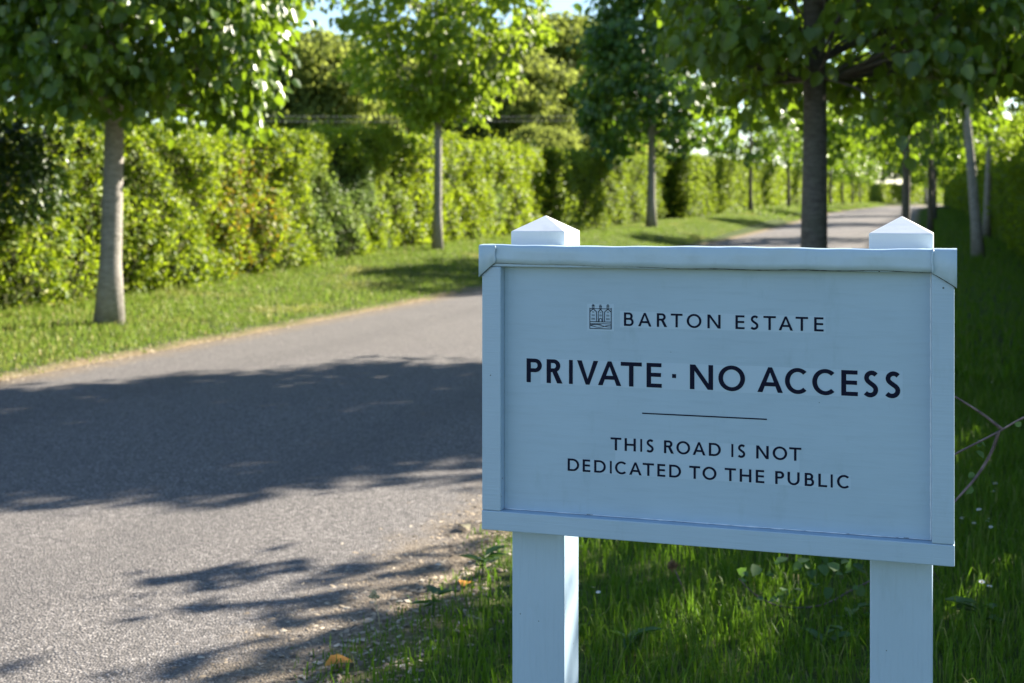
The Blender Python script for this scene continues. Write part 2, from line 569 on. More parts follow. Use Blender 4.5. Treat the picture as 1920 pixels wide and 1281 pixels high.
ts = np.concatenate([np.arange(-400, -20, 40.), np.arange(-20, 1, 2.), np.arange(1, 9, .06), np.arange(9, 30, .18), np.arange(30, 70, .6),
                     np.arange(70, 160, 3.), np.arange(160, 420, 20.), np.arange(420, 2001, 160.)])
Ls = np.concatenate([np.arange(-900, -60, 60.), np.arange(-60, -14, 4.), np.arange(-14, -7.4, .35), np.arange(-7.4, -5.2, .09), np.arange(-5.2, -2.5, .5),
                     np.arange(-2.5, -.2, .07), np.arange(-.2, 4, .25), np.arange(4, 16, 2.), np.arange(16, 60, 8.), np.arange(60, 901, 60.)])
tag(link('ground', grid_mesh('ground', ts, Ls, ground_z, M['soil'])), kind='structure')
rt = np.concatenate([np.arange(-60, 0, 5.), np.arange(0, 30, .5), np.arange(30, 70, 1.), np.arange(70, 420, 5.)])
rw = np.linspace(-1.08, 1.08, 45) * HALF
def road_mesh():
    T, W = np.meshgrid(rt, rw, indexing='ij')
    LL = road_centre(T) + W
    X, Y = to_xy(T, LL)
    Z = road_z(T) + .012 * (1 - (W / HALF) ** 2) - np.clip((np.abs(W) - HALF) * .35, 0, .2)
    V = np.stack([X, Y, Z], -1).reshape(-1, 3)
    nt, nl = T.shape
    i = np.arange(nt - 1)[:, None] * nl + np.arange(nl - 1)[None, :]
    F = np.stack([i, i + nl, i + nl + 1, i + 1], -1).reshape(-1, 4)
    me = np_mesh('road', V, F.reshape(-1), np.full(len(F), 4), M['asphalt'], True)
    if me.polygons[0].normal.z < 0:
        me.flip_normals()
    at_ = me.attributes.new("edge", 'FLOAT', 'POINT')
    at_.data.foreach_set("value", (np.abs(W) - HALF).astype(np.float32).ravel())
    return me
tag(link('road', road_mesh()), kind='structure')

# ------------------------------------------------------------------ grass
def blades(rng, t, L, h, w, bendmax=.7):
    N = len(t)
    x, y = to_xy(t, L)
    z = ground_z(t, L)
    B = np.stack([x, y, z - .01], 1)
    a = rng.random(N) * 2 * math.pi
    d = np.stack([np.cos(a), np.sin(a), np.zeros(N)], 1)
    a2 = a + math.pi / 2 + rng.normal(size=N) * .6
    s = np.stack([np.cos(a2), np.sin(a2), np.zeros(N)], 1) * (w[:, None] / 2)
    bd = rng.random(N)[:, None] * bendmax
    up = np.array([0, 0, 1.])
    hh = h[:, None]
    p1 = B + up * hh * .5 + d * hh * bd * .18
    p2 = B + up * hh * .85 + d * hh * bd * .5
    p3 = B + up * hh * (1 - .35 * bd) + d * hh * bd * .95
    V = np.stack([B - s, B + s, p1 - s * .9, p1 + s * .9, p2 - s * .6, p2 + s * .6, p3], 1).reshape(-1, 3)
    i = np.arange(N)[:, None] * 7
    F = np.concatenate([i + np.array([[0, 1, 3, 2]]), i + np.array([[2, 3, 5, 4]]), i + np.array([[4, 5, 6]])], 1).reshape(-1)
    lt = np.tile(np.array([4, 4, 3]), N)
    return V, F, lt

def grass(name, rng, n, t0, t1, L0, L1, hmin, hmax, w, mat, clump=1.0, edge0=.12, tpow=1.0, bend=.8):
    t = t0 + (t1 - t0) * rng.random(n) ** tpow
    L = L0 + (L1 - L0) * rng.random(n)
    d = road_edge_distance(t, L) + wob(t, L, 2.2) * .14 + wob(t, L, 8) * .06
    dens = np.clip((d - edge0 + .12) / .45, 0, 1) * np.clip(.75 + .5 * wob(t, L, 3.1 * clump), .25, 1)
    keep = rng.random(n) < dens
    t, L, d = t[keep], L[keep], d[keep]
    hs = (hmin + (hmax - hmin) * rng.random(len(t)) ** 1.6) * (.75 + .45 * (wob(t, L, 2.6) * .5 + .5)) * np.clip(.45 + d * .9, .45, 1)
    v, f, l = blades(rng, t, L, hs, w * (.6 + .8 * rng.random(len(t))), bend)
    o = link(name, np_mesh(name, v, f, l, mat))
    return tag(o, kind='stuff')

rng = np.random.default_rng(5)
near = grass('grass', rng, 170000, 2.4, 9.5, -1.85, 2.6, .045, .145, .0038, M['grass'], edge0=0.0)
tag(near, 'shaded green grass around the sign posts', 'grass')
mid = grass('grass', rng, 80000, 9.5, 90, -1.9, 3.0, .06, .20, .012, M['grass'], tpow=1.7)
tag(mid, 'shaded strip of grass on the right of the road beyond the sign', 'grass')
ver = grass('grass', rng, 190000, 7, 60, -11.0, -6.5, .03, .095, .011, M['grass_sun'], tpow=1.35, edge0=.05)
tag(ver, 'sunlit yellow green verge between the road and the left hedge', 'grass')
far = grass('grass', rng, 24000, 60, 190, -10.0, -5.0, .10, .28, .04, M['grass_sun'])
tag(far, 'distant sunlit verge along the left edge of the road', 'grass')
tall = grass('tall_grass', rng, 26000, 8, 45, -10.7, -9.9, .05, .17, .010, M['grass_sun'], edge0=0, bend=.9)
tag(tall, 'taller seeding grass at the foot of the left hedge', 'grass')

# grit, bark chips and dust at the edges of the tarmac
def chips(name, rng, n, t0, t1, side, spread, smin, smax, tpow=1.0):
    t = t0 + (t1 - t0) * rng.random(n) ** tpow
    d = rng.normal(size=n) * spread + .02
    L = road_centre(t) + side * (HALF + d)
    x, y = to_xy(t, L)
    z = np.maximum(ground_z(t, L), np.where(d < 0, road_z(t), -9)) + .002
    s = smin + (smax - smin) * rng.random(n) ** 3
    a = rng.random(n) * 6.28
    el = .35 + .65 * rng.random(n)
    c, sn = np.cos(a), np.sin(a)
    P = np.stack([x, y, z], 1)
    U = np.stack([c, sn, .15 * rng.normal(size=n)], 1) * s[:, None]
    W = np.stack([-sn, c, .15 * rng.normal(size=n)], 1) * (s * el * .6)[:, None]
    H = np.stack([0 * x, 0 * x, s * .35], 1)
    V = np.stack([P - U - W * .6, P + U * .8 - W, P + U + W * .7, P - U * .7 + W, P + H - U * .4, P + H + U * .5], 1).reshape(-1, 3)
    i = np.arange(n)[:, None] * 6
    tri = np.array([[0, 1, 5], [0, 5, 4], [1, 2, 5], [2, 3, 4], [2, 4, 5], [3, 0, 4]]).reshape(1, -1)
    F = (i + tri).reshape(-1)
    return tag(link(name, np_mesh(name, V, F, np.full(n * 6, 3), M['chip'])), kind='stuff')
tag(chips('gravel', rng, 11000, 2.6, 9, 1, .19, .002, .017), 'pale grit and bark chips along the near right road edge', 'gravel')
tag(chips('gravel', rng, 3500, 7, 40, -1, .15, .004, .022, 1.3), 'dry grit along the left road edge', 'gravel')

# ------------------------------------------------------------------ the notice board
TH = math.radians(18.1)
sign = thing('notice_board', 'pale blue painted private estate notice board on two square wooden posts', 'sign', (-.0555, 2.4336, 0), -TH)
WB, ZT_, ZB_ = .8195, 1.2285, .7112
FI0, FI1 = .0365, .7835          # inner opening
PZ0, PZ1 = .7475, 1.1905
for z0_, z1_ in ((ZB_, PZ0 - .001), (PZ1 + .001, ZT_)):
    fr = MB()
    fr.box(0, WB, 0, .040, z0_, z1_)
    fr.build('frame_rail', M['board'], sign, bevel=.0018)
for x0_, x1_ in ((.0004, FI0), (FI1, WB - .0004)):
    fr = MB()
    fr.box(x0_, x1_, .0006, .0396, PZ0 - .0005, PZ1 + .0005)
    fr.build('frame_stile', M['board'], sign, bevel=.0018)
pn = MB()
pn.box(FI0 + .0005, FI1 - .0005, .0210, .038, PZ0, PZ1)
pn.build('panel', M['panel'], sign)
# paint crust and grime along the ledge and the joint
gr = MB()
r2 = random.Random(3)
x = FI0 + .004
while x < FI1 - .01:
    ln = r2.uniform(.004, .030)
    if r2.random() < (.25 if x < .45 else .6):
        hh = r2.uniform(.0004, .0014)
        gr.box(x, min(x + ln, FI1 - .003), .0196, .02095, PZ0 + .0003, PZ0 + hh)
    x += ln + r2.uniform(.001, .012)
gr.build('ledge_grime', M['grime'], sign)['kind'] = 'stuff'

def flashing():
    mb = MB()
    nx = 150
    th = .0022
    rows = []
    rr = random.Random(8)
    ph = [rr.random() * 6.28 for _ in range(8)]
    for i in range(nx + 1):
        s = -.0022 + (WB + .0044) * i / nx
        wv = .0009 * math.sin(s * 23 + ph[0]) + .0006 * math.sin(s * 61 + ph[1]) + .0004 * math.sin(s * 140 + ph[2])
        wb2 = .0010 * math.sin(s * 31 + ph[3]) + .0006 * math.sin(s * 83 + ph[4])
        drop = 1.1965 + .0012 * math.sin(s * 9 + ph[5]) + .0006 * math.sin(s * 47 + ph[6]) - .0045 * (s / WB)
        top = ZT_ + .0012 + .0008 * math.sin(s * 15 + ph[7]) + .0004 * math.sin(s * 70)
        prof = [(-.0012 + wv * .2, drop), (-.0026 + wb2 * .5, drop), (-.0030 + wb2, drop + .010), (-.0026 + wv, drop + .020), (-.0022 + wv * .8, top - .004),
                (-.0004, top - .0006), (.004, top + .0006), (.020, top + .0012), (.036, top + .0006), (.0424, top - .002), (.0430, drop + .004), (.0416, drop + .004)]
        rows.append([(s, a, b) for a, b in prof])
    np_ = len(rows[0])
    vs = [p_ for r_ in rows for p_ in r_]
    fc = []
    for i in range(nx):
        for j in range(np_ - 1):
            a = i * np_ + j
            fc.append((a, a + 1, a + np_ + 1, a + np_)[::-1])
    mb.add(vs, fc)
    # closed ends
    mb.add(rows[0], [tuple(range(np_))])
    mb.add(rows[-1], [tuple(range(np_))[::-1]])
    return mb
flashing_o = flashing().build('lead_flashing', M['lead'], sign, True)

k = NT("painted_gap_shade"); M['gap'] = k.done(k.bsdf((.022, .026, .032), .9, .05))  # near-black colour that paints in the shadow under the flashing's edges
k = NT("caulk"); M['caulk'] = k.done(k.bsdf((.66, .73, .80), .5, .3))
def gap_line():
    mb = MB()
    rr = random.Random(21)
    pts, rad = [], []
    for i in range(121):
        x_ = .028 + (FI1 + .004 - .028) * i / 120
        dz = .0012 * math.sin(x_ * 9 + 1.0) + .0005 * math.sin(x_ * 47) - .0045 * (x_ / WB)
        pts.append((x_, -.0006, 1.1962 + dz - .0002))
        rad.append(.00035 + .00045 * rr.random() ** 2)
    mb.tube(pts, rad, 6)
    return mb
gap_line().build('painted_shade_line', M['gap'], sign, True)
mb = MB()
rr = random.Random(5)
mb.tube([(FI1 - .0012, .0205 - .0006 * rr.random(), PZ0 + (PZ1 - PZ0) * i / 60) for i in range(61)], [.0008 + .0011 * rr.random() for i in range(61)], 6)
mb.build('caulk_bead', M['caulk'], sign, True)
mb = MB()
mb.tube([(FI0 + (FI1 - FI0) * i / 90, .0203, PZ0 + .0004) for i in range(91)], [.0005 + .0011 * rr.random() ** 2 * (1 if i > 30 else .6) for i in range(91)], 6)
mb.build('caulk_bead', M['caulk'], sign, True)

def corner_fold(side):
    """the triangular dog-ear where the flashing is folded round a corner"""
    mb = MB()
    out = -.0036 if side < 0 else WB + .0036
    inn = .0275 if side < 0 else WB - .0345
    low = 1.1725 if side < 0 else 1.1675
    mid = 1.1985 if side < 0 else 1.1905
    top = ZT_ + .0022
    y0 = -.0052
    n = 7
    pts = []
    for j in range(n + 1):
        v = j / n
        e = inn + (out - inn) * v
        lo = mid + (low - mid) * (v ** 1.1)
        wob_ = .0010 * math.sin(v * 5 + side) + .0006 * math.sin(v * 13)
        pts.append([(e, y0 + .0016, lo), (e, y0 - .0008 + wob_, lo + .0015), (e, y0 + wob_ * 1.4, (lo + top) / 2), (e, y0 - .0004 + wob_ * .5, top - .003), (e, y0 + .003, top), (e, .02, top + .001), (e, .0435, top - .001)])
    vs = [q for r_ in pts for q in r_]
    m = len(pts[0])
    fc = []
    for j in range(n):
        for i in range(m - 1):
            a = j * m + i
            q = (a, a + 1, a + m + 1, a + m)
            fc.append(q if side < 0 else q[::-1])
    mb.add(vs, fc)
    # outer cheek that wraps the board's end
    o = out
    cheek = [(o, y0 - .0003, low), (o, .0440, low + .004), (o, .0440, top - .001), (o, y0 + .001, top)]
    cheek2 = [(o - side * .0016, y, z) for _, y, z in cheek]
    mb.add(cheek + cheek2, [(0, 1, 2, 3), (7, 6, 5, 4), (0, 4, 5, 1), (1, 5, 6, 2), (2, 6, 7, 3), (3, 7, 4, 0)])
    # raised seam along the inner edge
    sm = [(inn + .0008 * math.sin(q * 9), y0 - .0004, mid + (top - .001 - mid) * q) for q in (0, .2, .4, .6, .8, 1)]
    mb.tube(sm, [.0014, .0020, .0016, .0022, .0016, .0020] if side > 0 else [.0010, .0013, .0011, .0013, .0011, .0012], 8)
    return mb
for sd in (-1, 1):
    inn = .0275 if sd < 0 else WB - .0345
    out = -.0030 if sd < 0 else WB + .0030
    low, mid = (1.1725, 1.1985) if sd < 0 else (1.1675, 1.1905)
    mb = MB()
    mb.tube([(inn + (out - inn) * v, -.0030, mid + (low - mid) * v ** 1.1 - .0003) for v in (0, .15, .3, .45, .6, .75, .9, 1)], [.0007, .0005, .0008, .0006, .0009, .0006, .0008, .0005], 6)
    mb.build('painted_shade_line', M['gap'], sign, True)  # shadow under the corner fold, drawn as a dark tube
corner_fold(-1).build('corner_fold', M['lead'], sign, True)
corner_fold(1).build('corner_fold', M['lead'], sign, True)

for (a, b) in ((.0437, .1440), (.6830, .7841)):
    pb = MB()
    pb.box(a, b, .0450, .1460, -.35, 1.2200)
    post = pb.build('post', M['post'], sign, bevel=.003, bevel_seg=3)
    cb = MB()
    a2, b2, y2, y3 = a - .0015, b + .0015, .0435, .1475
    zc, ze, za = 1.2204, 1.2548, 1.2842
    cxm, cym = (a2 + b2) / 2, (y2 + y3) / 2
    cb.add([(a2, y2, zc), (b2, y2, zc), (b2, y3, zc), (a2, y3, zc), (a2, y2, ze), (b2, y2, ze), (b2, y3, ze), (a2, y3, ze), (cxm, cym, za)],
           [(0, 3, 2, 1), (0, 1, 5, 4), (1, 2, 6, 5), (2, 3, 7, 6), (3, 0, 4, 7), (4, 5, 8), (5, 6, 8), (6, 7, 8), (7, 4, 8)])
    cb.build('post_cap', M['cap'], post, bevel=.0012)

# lettering: humanist capitals from strokes, on the panel plane
PANEL_Y = .0210
def onp(p_):
    """lettering was measured for a shallower panel: carry it back to the panel's real depth"""
    return (p_[0] * MA + MB0, 1.3 + (p_[1] - 1.3) * MZ)
MA, MB0, MZ = 1.003900, -0.003155, 1.003900
class Ink:
    def __init__(self):
        self.mb = MB()
        self.k = 0
    def poly(self, pts):
        self.k = (self.k + 1) % 6
        y = PANEL_Y - .00045 - .00005 * self.k
        pts = [onp(p_) for p_ in pts]
        vs = [(p_[0], y, p_[1]) for p_ in pts]
        ar = sum(pts[i][0] * pts[(i + 1) % len(pts)][1] - pts[(i + 1) % len(pts)][0] * pts[i][1] for i in range(len(pts)))
        idx = tuple(range(len(pts)))
        self.mb.add(vs, [idx if ar > 0 else idx[::-1]])
    def strip(self, left, right):
        self.k = (self.k + 1) % 6
        y = PANEL_Y - .00045 - .00005 * self.k
        n = len(left)
        left, right = [onp(p_) for p_ in left], [onp(p_) for p_ in right]
        vs = [(p_[0], y, p_[1]) for p_ in left] + [(p_[0], y, p_[1]) for p_ in right]
        fc = []
        for i in range(n - 1):
            q = (i, i + 1, n + i + 1, n + i)
            ar = 0
            for a in range(4):
                p0, p1 = vs[q[a]], vs[q[(a + 1) % 4]]
                ar += p0[0] * p1[2] - p1[0] * p0[2]
            fc.append(q if ar > 0 else q[::-1])
        self.mb.add(vs, fc)
    def stroke(self, pts, w):
        """thick polyline of smooth path"""
        n = len(pts)
        lf, rt_ = [], []
        for i in range(n):
            a = pts[max(i - 1, 0)]
            b = pts[min(i + 1, n - 1)]
            dx, dy = b[0] - a[0], b[1] - a[1]
            ln = math.hypot(dx, dy) or 1
            nx_, ny_ = -dy / ln * w / 2, dx / ln * w / 2
            lf.append((pts[i][0] + nx_, pts[i][1] + ny_))
            rt_.append((pts[i][0] - nx_, pts[i][1] - ny_))
        self.strip(lf, rt_)
    def ring(self, cx, cy, rx, ry, w, a0, a1, n=30, wy=None):
        wy = wy or w
        lf, rt_ = [], []
        for i in range(n + 1):
            a = math.radians(a0 + (a1 - a0) * i / n)
            lf.append((cx + rx * math.cos(a), cy + ry * math.sin(a)))
            rt_.append((cx + (rx - w) * math.cos(a), cy + (ry - wy) * math.sin(a)))
        self.strip(lf, rt_)

def glyph(ink, ch, x0, x1, zb, h, k):
    """one capital between x0 and x1, base zb, height h, stem k (metres)"""
    w = x1 - x0
    t = k * .86                      # horizontals are a little thinner
    R = lambda a, b, c, d: ink.poly([(x0 + a, zb + b), (x0 + c, zb + b), (x0 + c, zb + d), (x0 + a, zb + d)])
    P_ = lambda pts: ink.poly([(x0 + a, zb + b) for a, b in pts])
    RG = lambda cx, cy, rx, ry, a0, a1, n=30: ink.ring(x0 + cx, zb + cy, rx, ry, k, a0, a1, n, t)
    if ch == 'I': R(0, 0, w, h)
    elif ch == '.':
        m = (h - w) / 2
        R(0, m, w, m + w)
    elif ch == 'L': R(0, 0, k, h); R(k, 0, w, t)
    elif ch == 'T': R(0, h - t, w, h); R(w / 2 - k / 2, 0, w / 2 + k / 2, h - t)
    elif ch == 'H': R(0, 0, k, h); R(w - k, 0, w, h); R(k, h * .5 - t / 2, w - k, h * .5 + t / 2)
    elif ch == 'E':
        R(0, 0, k, h); R(k, 0, w, t); R(k, h - t, w * .98, h); R(k, h * .52 - t / 2, w * .95, h * .52 + t / 2)
    elif ch == 'N':
        R(0, 0, k, h); R(w - k, 0, w, h); P_([(k * .05, h), (k * 1.15, h), (w - k * .05, 0), (w - k * 1.15, 0)])
    elif ch == 'A':
        m = w / 2
        P_([(0, 0), (k * 1.08, 0), (m + k * .42, h), (m - k * .42, h)])
        P_([(w - k * 1.08, 0), (w, 0), (m + k * .42, h), (m - k * .42, h)])
        zc = h * .245
        xe = k * .9 + (m - k * .8) * zc / h
        R(xe, zc, w - xe, zc + t)
    elif ch == 'V':
        m = w / 2
        P_([(0, h), (k * 1.08, h), (m + k * .42, 0), (m - k * .42, 0)])
        P_([(w - k * 1.08, h), (w, h), (m + k * .42, 0), (m - k * .42, 0)])
    elif ch == 'O':
        o = h * .015
        RG(w / 2, h / 2, w / 2, h / 2 + o, 0, 360, 56)
    elif ch == 'C':
        o = h * .015
        rx = w * .56
        RG(rx, h / 2, rx, h / 2 + o, 46, 314, 46)
    elif ch == 'D':
        R(0, 0, k, h)
        ry = h / 2
        rx = min(w - k * 1.3, ry * 1.05)
        cx = w - rx
        R(k, 0, cx, t); R(k, h - t, cx, h)
        RG(cx, ry, rx, ry, -90, 90)
    elif ch in 'PR':
        R(0, 0, k, h)
        zlo = h * (.43 if ch == 'P' else .46)
        ry = (h - zlo) / 2
        we = w if ch == 'P' else w * .86
        rx = min(ry * 1.05, we - k * 1.1)
        cx = we - rx
        R(k, h - t, cx, h); R(k, zlo, cx, zlo + t)
        RG(cx, zlo + ry, rx, ry, -90, 90)
        if ch == 'R':
            P_([(w - k * 1.25, 0), (w, 0), (cx + k * .62, zlo + t * .6), (cx - k * .55, zlo + t * .6)])
    elif ch == 'B':
        R(0, 0, k, h)
        z1 = h * .53
        ry1, we1 = (h - z1 + t / 2) / 2, w * .90
        ry0 = (z1 + t / 2) / 2
        rx1 = min(ry1, we1 - k * 1.1)
        rx0 = min(ry0, w - k * 1.1)
        R(k, h - t, we1 - rx1, h); R(k, z1 - t / 2, max(we1 - rx1, w - rx0), z1 + t / 2); R(k, 0, w - rx0, t)
        RG(we1 - rx1, z1 - t / 2 + ry1, rx1, ry1, -90, 90)
        RG(w - rx0, ry0, rx0, ry0, -90, 90)
    elif ch == 'U':
        r_ = w / 2
        R(0, r_ * .95, k, h); R(w - k, r_ * .95, w, h)
        RG(r_, r_ * .95, r_, r_ * .97, 180, 360)
    elif ch == 'S':
        pts = [(.90, .875), (.76, .935), (.56, .962), (.36, .935), (.20, .86), (.14, .755), (.19, .655), (.34, .575), (.54, .500), (.73, .425), (.86, .330),
               (.87, .215), (.76, .110), (.56, .050), (.36, .042), (.18, .075), (.05, .130)]
        # smooth (Catmull-Rom), inset by half the stroke
        q = [(k * .5 * .75 + a * (w - k * .75), t * .42 + (b - .042) / .92 * (h - t * .84)) for a, b in pts]
        path = []
        for i in range(len(q) - 1):
            p0, p1, p2, p3 = q[max(i - 1, 0)], q[i], q[i + 1], q[min(i + 2, len(q) - 1)]
            for j in range(4):
                u = j / 4
                path.append(tuple(.5 * (2 * p1[c] + (p2[c] - p0[c]) * u + (2 * p0[c] - 5 * p1[c] + 4 * p2[c] - p3[c]) * u * u + (3 * p1[c] - p0[c] - 3 * p2[c] + p3[c]) * u ** 3) for c in (0, 1)))
        path.append(q[-1])
        ink.stroke([(x0 + a, zb + b) for a, b in path], k * .95)

LINES = [
    ([('B', 0.2633, 0.2809), ('A', 0.2889, 0.3129), ('R', 0.3225, 0.3409), ('T', 0.3473, 0.3682), ('O', 0.3755, 0.4014), ('N', 0.4118, 0.4347), ('E', 0.4604, 0.4762), ('S', 0.4854, 0.5008), ('T', 0.5082, 0.5293), ('A', 0.534, 0.5581), ('T', 0.5625, 0.5834), ('E', 0.5935, 0.6092)], 1.0891, 1.1130, .0041),
    ([('P', 0.0824, 0.1114), ('R', 0.1204, 0.1502), ('I', 0.1623, 0.1693), ('V', 0.1773, 0.2164), ('A', 0.2157, 0.2585), ('T', 0.2575, 0.2956), ('E', 0.3041, 0.3314), ('.', 0.3497, 0.3566), ('N', 0.3811, 0.4217), ('O', 0.4309, 0.4769), ('A', 0.4979, 0.5413), ('C', 0.5447, 0.5828), ('C', 0.5903, 0.6291), ('E', 0.6382, 0.6654), ('S', 0.6736, 0.6998), ('S', 0.7081, 0.7354)], .9821, 1.0252, .0081),
    ([('T', 0.2389, 0.2586), ('H', 0.2646, 0.2848), ('I', 0.2928, 0.2962), ('S', 0.3031, 0.3178), ('R', 0.3353, 0.3528), ('O', 0.3572, 0.3816), ('A', 0.386, 0.4085), ('D', 0.4143, 0.4352), ('I', 0.4533, 0.4568), ('S', 0.4637, 0.4782), ('N', 0.4959, 0.5172), ('O', 0.5239, 0.5484), ('T', 0.5518, 0.5721)], .8677, .8903, .0041),
    ([('D', 0.1598, 0.1812), ('E', 0.1877, 0.2018), ('D', 0.2089, 0.2303), ('I', 0.2377, 0.2411), ('C', 0.2471, 0.2683), ('A', 0.2728, 0.2953), ('T', 0.2971, 0.3175), ('E', 0.3234, 0.3377), ('D', 0.3445, 0.3655), ('T', 0.3799, 0.3992), ('O', 0.4032, 0.4276), ('T', 0.4418, 0.4614), ('H', 0.4677, 0.4877), ('E', 0.4951, 0.5098), ('P', 0.5282, 0.5433), ('U', 0.549, 0.5693), ('B', 0.5777, 0.5935), ('L', 0.6004, 0.615), ('I', 0.6208, 0.6242), ('C', 0.6312, 0.652)], .8260, .8483, .0041)]
LAB = ['dark estate name in spaced capitals', 'large dark line of warning capitals', 'small dark capitals, upper of the two lines', 'small dark capitals, lower of the two lines']
for (chars, zb, zt, kk), lb in zip(LINES, LAB):
    words, word = [], [chars[0]]
    for prev, cur in zip(chars, chars[1:]):
        if cur[1] - prev[2] > (.008 if zt - zb < .03 else .016) or '.' in (cur[0], prev[0]) and cur[0] != '.':
            words.append(word); word = []
        word.append(cur)
    words.append(word)
    for word in words:
        ink = Ink()
        for c, a, b in word:
            glyph(ink, c, a, b, zb, zt - zb, kk)
        o = ink.mb.build('lettering', M['ink'], sign)
        o['label'] = lb
ink = Ink()
ink.poly([(.2962, .9347), (.5142, .9347), (.5142, .9370), (.2962, .9370)])
ink.mb.build('rule_line', M['ink'], sign)

# emblem: three gabled house fronts above a river, in fine line
ink = Ink()
EX, EZ, ES = .2010, 1.0822, .0391 / 1.0        # left, bottom, width of the square
def e(u, v): return (EX + u * ES, EZ + v * ES)
def eline(pts, w=.036): ink.stroke([e(*q) for q in pts], w * ES * .82)
def seg(a, b, w=.036): eline([a, b], w)
B0, B1 = 0.0, .94
seg((0, 0), (0, .955), .045); seg((1, 0), (1, .975), .045); seg((0, .018), (1, .018), .04)
seg((0, .925), (1, .925), .034)
seg((0, .33), (1, .33), .04); seg((0, .245), (1, .245), .034)
for cx_, hw in ((.155, .155), (.5, .105), (.845, .155)):
    ap = .915 if hw > .12 else .895
    seg((cx_ - hw, .78), (cx_, ap), .045); seg((cx_, ap), (cx_ + hw, .78), .045)
    if cx_ > .3: seg((cx_ - hw, .33), (cx_ - hw, .79), .04)
    if cx_ < .7: seg((cx_ + hw, .33), (cx_ + hw, .79), .04)
    # chimneys
    for dx in (-.045, 0, .045): seg((cx_ + dx, ap + .0), (cx_ + dx, ap + .15), .026)
    seg((cx_ - .065, ap + .15), (cx_ + .065, ap + .15), .045); seg((cx_ - .04, ap + .20), (cx_ + .04, ap + .20), .035)
    # windows as little mullioned blocks
    rows = ((.41, .10, 4, .085), (.58, .085, 3, .075), (.745, .06, 2, .05)) if hw > .12 else ((.58, .085, 3, .06), (.725, .06, 2, .045))
    for zr_, hh, nn, ww in rows:
        for q in range(nn):
            xx = cx_ - ww + 2 * ww * (q + .5) / nn
            seg((xx, zr_), (xx, zr_ + hh), 1.0 * ww / nn)
# door arch
eline([(.44, .33), (.44, .42)], .036); eline([(.56, .33), (.56, .42)], .036)
eline([(.5 + .06 * math.cos(math.radians(a)), .42 + .07 * math.sin(math.radians(a))) for a in range(180, -1, -20)], .036)
for a0, ph_, am, zc in ((0, 0, .045, .15), (0, 2.6, .055, .135)):
    eline([(q / 20, zc + am * math.sin(ph_ + q / 20 * 5.2)) for q in range(21)], .034)
eline([(q / 20, .195 + .012 * math.sin(q / 20 * 4)) for q in range(12)], .03)
ink.mb.build('emblem', M['ink'], sign)

# the clear film the letters were supplied on, a shade paler than the paint
fl = MB()
def film(x0, x1, z0, z1, dy):
    y = PANEL_Y - dy
    rr = random.Random(int(x0 * 1e4))
    top, bot = [], []
    n = 16
    for i in range(n + 1):
        x = x0 + (x1 - x0) * i / n
        for lst, z in ((top, z1 + rr.uniform(-.0005, .0005)), (bot, z0 + rr.uniform(-.0004, .0004))):
            q = onp((x, z))
            lst.append((q[0], y, q[1]))
    vs = bot + top
    fl.add(vs, [(i, i + 1, n + 1 + i + 1, n + 1 + i) for i in range(n)])
film(.2560, .6125, 1.0862, 1.1150, .00012)
film(.1090, .7375, .9800, 1.0262, .00014)
film(.2475, .5690, .8490, .8905, .00016)
film(.1640, .6540, .8245, .8487, .00018)
film(.1960, .2450, 1.0790, 1.1270, .00010)
fl.build('backing_film', M['film'], sign)

# ------------------------------------------------------------------ hedges
def bend(t):
    return 12 * sstep(150, 250, t)

def hedge_leaves(rng, n, t0, t1, Lf, depth, hfun, leaf, side, bump=.26, tpow=1.0, ends=0.0, slope=0.0):
    """leaves over the road face, top and ends of a long clipped hedge; side +1: its face looks towards +L"""
    t = t0 + (t1 - t0) * rng.random(n) ** tpow
    h = hfun(t)
    kind = rng.random(n)
    on_top = kind < .24
    v = rng.random(n)
    zz = np.where(on_top, h, h * v ** .92)
    inset = np.where(on_top, depth * rng.random(n), np.abs(rng.normal(size=n)) * .09)
    inset = np.where(on_top & (slope > 0), inset * 2.2, inset)
    zz = np.where(on_top, zz - .6 * slope + slope * inset, zz - slope * .6 * (zz / h))
    lump = bump * wob(t, zz * 1.3, 1.1) + bump * .6 * wob(t, zz, 3.2)
    over = .10 * np.sin(np.clip(zz / h, 0, 1) * 3.0)
    on_end = rng.random(n) < ends
    t = np.where(on_end, t0 + np.abs(rng.normal(size=n)) * .08, t)
    inset = np.where(on_end, depth * .8 * rng.random(n), inset)
    L = Lf + bend(t) + side * (lump + over - inset)
    zz = zz + np.where(on_top, .10 * wob(t, L, 2.3) - np.abs(rng.normal(size=n)) * .06, 0)
    sprig = rng.random(n) < .10 * np.clip(.6 + wob(t, L, 1.7), 0, 2)
    zz = zz + np.where(on_top & sprig, rng.random(n) ** 1.5 * .36, 0)
    x, y = to_xy(t, L)
    z = road_bank(t, L) + zz
    P = np.stack([x, y, z], 1) + rng.normal(size=(n, 3)) * .03
    fx, fy = to_xy(0.0, side * 1.0)
    face = np.tile(np.array([[fx, fy, 0.15]]), (n, 1))
    nrm = np.where(on_top[:, None], np.array([[0, 0, 1.0]]), face) + rng.normal(size=(n, 3)) * .55 + np.array([0, 0, .25])
    axis = rng.normal(size=(n, 3)) * .8 + face * .35 + np.array([0, 0, .25])
    size = leaf * (.6 + .8 * rng.random(n))
    return P, axis, nrm, size
def road_bank(t, L): return ground_z(t, L)

